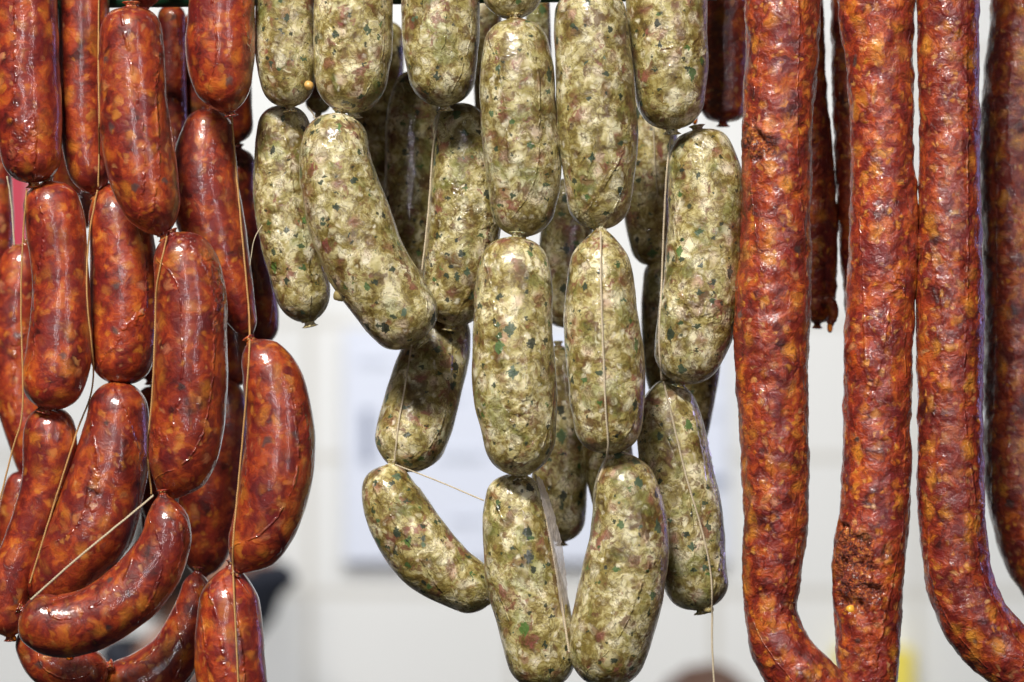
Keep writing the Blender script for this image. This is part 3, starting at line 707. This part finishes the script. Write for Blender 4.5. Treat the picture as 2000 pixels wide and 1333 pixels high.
# ------------------------------------------------------------------ twine
trees = [BVHTree.FromPolygons(v, f) for v, f in BODIES]
CAM = Vector((0, -D0, H))
def front(px, py):
    dr = (at(px, py, 0) - CAM).normalized(); best = None
    for t in trees:
        h = t.ray_cast(CAM, dr, 3)
        if h[0] is not None and (best is None or h[0].y < best): best = h[0].y
    return best
def twine(label, pts, mat=M_TWINE, thick=1.0, limit=0.05, lift=0.0005):
    """pts (x, y[, d]); without d the twine lies on whatever sausage is in front there"""
    rows = [(q[0], q[1]) for q in pts]; fixed = all(len(q) > 2 for q in pts)
    dense = catmull([list(q) for q in pts], 14)
    ds = []
    for q in dense:
        if fixed: ds.append(q[2])
        else:
            h = front(q[0], q[1]); ds.append(h if h is not None and h < limit else None)
    if not fixed:
        known = [i for i, v in enumerate(ds) if v is not None]
        for i in range(len(ds)):
            if ds[i] is None:
                a = max([k for k in known if k < i], default=None); b = min([k for k in known if k > i], default=None)
                if a is None: ds[i] = ds[b]
                elif b is None: ds[i] = ds[a]
                else: ds[i] = ds[a] + (ds[b] - ds[a]) * (i - a) / (b - a)
        # taut: take running minimum then smooth
        mn = [min(ds[max(0, i - 2):i + 3]) for i in range(len(ds))]
        ds = [min(ds[i], sum(mn[max(0, i - 3):i + 4]) / len(mn[max(0, i - 3):i + 4])) for i in range(len(ds))]
        ds = [v - lift for v in ds]
    P = [at(q[0] + 0.7 * noise.noise(Vector((q[1] * .05, 3, 1))), q[1], dd) for q, dd in zip(dense, ds)]
    # two-ply twist
    s = 0; path = [[], []]; out = []
    fine = []
    for a, b in zip(P, P[1:]):
        n = max(1, int((b - a).length / 0.0005))
        for i in range(n): fine.append(a.lerp(b, i / n))
    fine.append(P[-1])
    r = 0.00030 * thick
    for i, c in enumerate(fine):
        if i: s += (c - fine[i - 1]).length
        T = (fine[min(i + 1, len(fine) - 1)] - fine[max(0, i - 1)]).normalized()
        N = T.cross(Vector((0, 1, 0.01))).normalized(); B = N.cross(T)
        for k in (0, 1):
            a = s / 0.0024 * 2 * math.pi + k * math.pi
            path[k].append(c + (N * math.cos(a) + B * math.sin(a)) * r * 0.8)
    vs, fs = [], []
    base = fine[0]
    for pth in path:
        v, f = tube(pth, r, 6); o = len(vs); vs += [q - base for q in v]; fs += [tuple(i + o for i in ff) for ff in f]
    o = mesh_obj('twine', vs, fs, mat, None, base)
    return tag(o, label, 'twine', 'twine binding the sausages')
twine('twine hanging at far left beside the crooked red sausage', [(52, 370), (44, 480), (41, 600), (44, 796), (24, 880), (-6, 1000)], M_TWINE_R)
twine('twine along the left side of the plum red sausage, slanting down to the left', [(190, 372), (173, 470), (170, 580), (182, 742), (148, 850), (104, 990), (58, 1140)], M_TWINE_R)
twine('twine down the left side of the upright bright red sausage', [(326, 462), (306, 560), (303, 640), (298, 760), (289, 880), (296, 966)], M_TWINE_R)
twine('taut twine slanting from the upright bright sausage to the bent one', [(300, 968, -0.034), (230, 1026, -0.046), (150, 1092, -0.052), (60, 1172, -0.049)], M_TWINE, 1.1)
twine('long twine from the blotchy dark sausage down over the lowest red one', [(452, 220), (460, 320), (472, 450), (487, 630), (482, 760), (468, 920), (456, 1050), (455, 1110), (460, 1220), (466, 1345)], M_TWINE_R, 1.1)
twine('thin loose thread left of the slim olive herb sausage', [(512, 440, -.004), (496, 470, -.004), (488, 520, -.002)], M_TWINE, 0.6)
twine('short twine seam down the right of the narrow shiny red sausage', [(193, -10), (192, 120), (194, 250), (192, 365)], M_TWINE_R, 0.9)
twine('twine hanging free at the left edge before the red panel', [(14, 345, 0.03), (22, 400, 0.03), (28, 480, 0.03)], M_TWINE, 0.9)
twine('twine down the left side of the herb sausage with the purple scratch', [(860, 212), (846, 290), (840, 370), (833, 450), (824, 528)], M_TWINE)
twine('twine down the dull herb sausage below the big curved one', [(804, 674), (790, 760), (778, 830), (770, 904)], M_TWINE)
twine('fine twine crossing the gap from the bent herb sausage to the middle string', [(772, 908, 0.006), (850, 938, 0.0), (945, 978, -0.010)], M_TWINE, 0.8)
twine('twine down the front of the tapering herb sausage', [(1173, 452), (1174, 560), (1178, 680), (1183, 800), (1187, 880), (1168, 940)], M_TWINE, 1.1)
twine('twine down the left side of the leaning large herb sausage', [(1311, 256), (1302, 340), (1296, 450), (1292, 560), (1287, 660), (1292, 742)], M_TWINE, 1.1)
twine('twine over the torn herb sausage and hanging free to the frame bottom', [(1296, 746), (1316, 830), (1340, 930), (1372, 1040), (1388, 1120), (1391, 1190), (1391, 1260), (1396, 1360)], M_TWINE, 1.1)
twine('thin thread before the dark round herb sausage end', [(1276, 250), (1279, 310), (1284, 385)], M_TWINE, 0.7, limit=0.12)
twine('twine along the loose casing edge of the lowest middle herb sausage', [(1046, 928), (1064, 1000), (1080, 1080), (1094, 1160), (1112, 1275)], M_TWINE, 1.3)
twine('short threads at the knot between the first two herb strings', [(600, 208, 0.0), (612, 224, 0.0), (623, 246, 0.0)], M_TWINE, 0.8)
print('objects', len(bpy.data.objects))
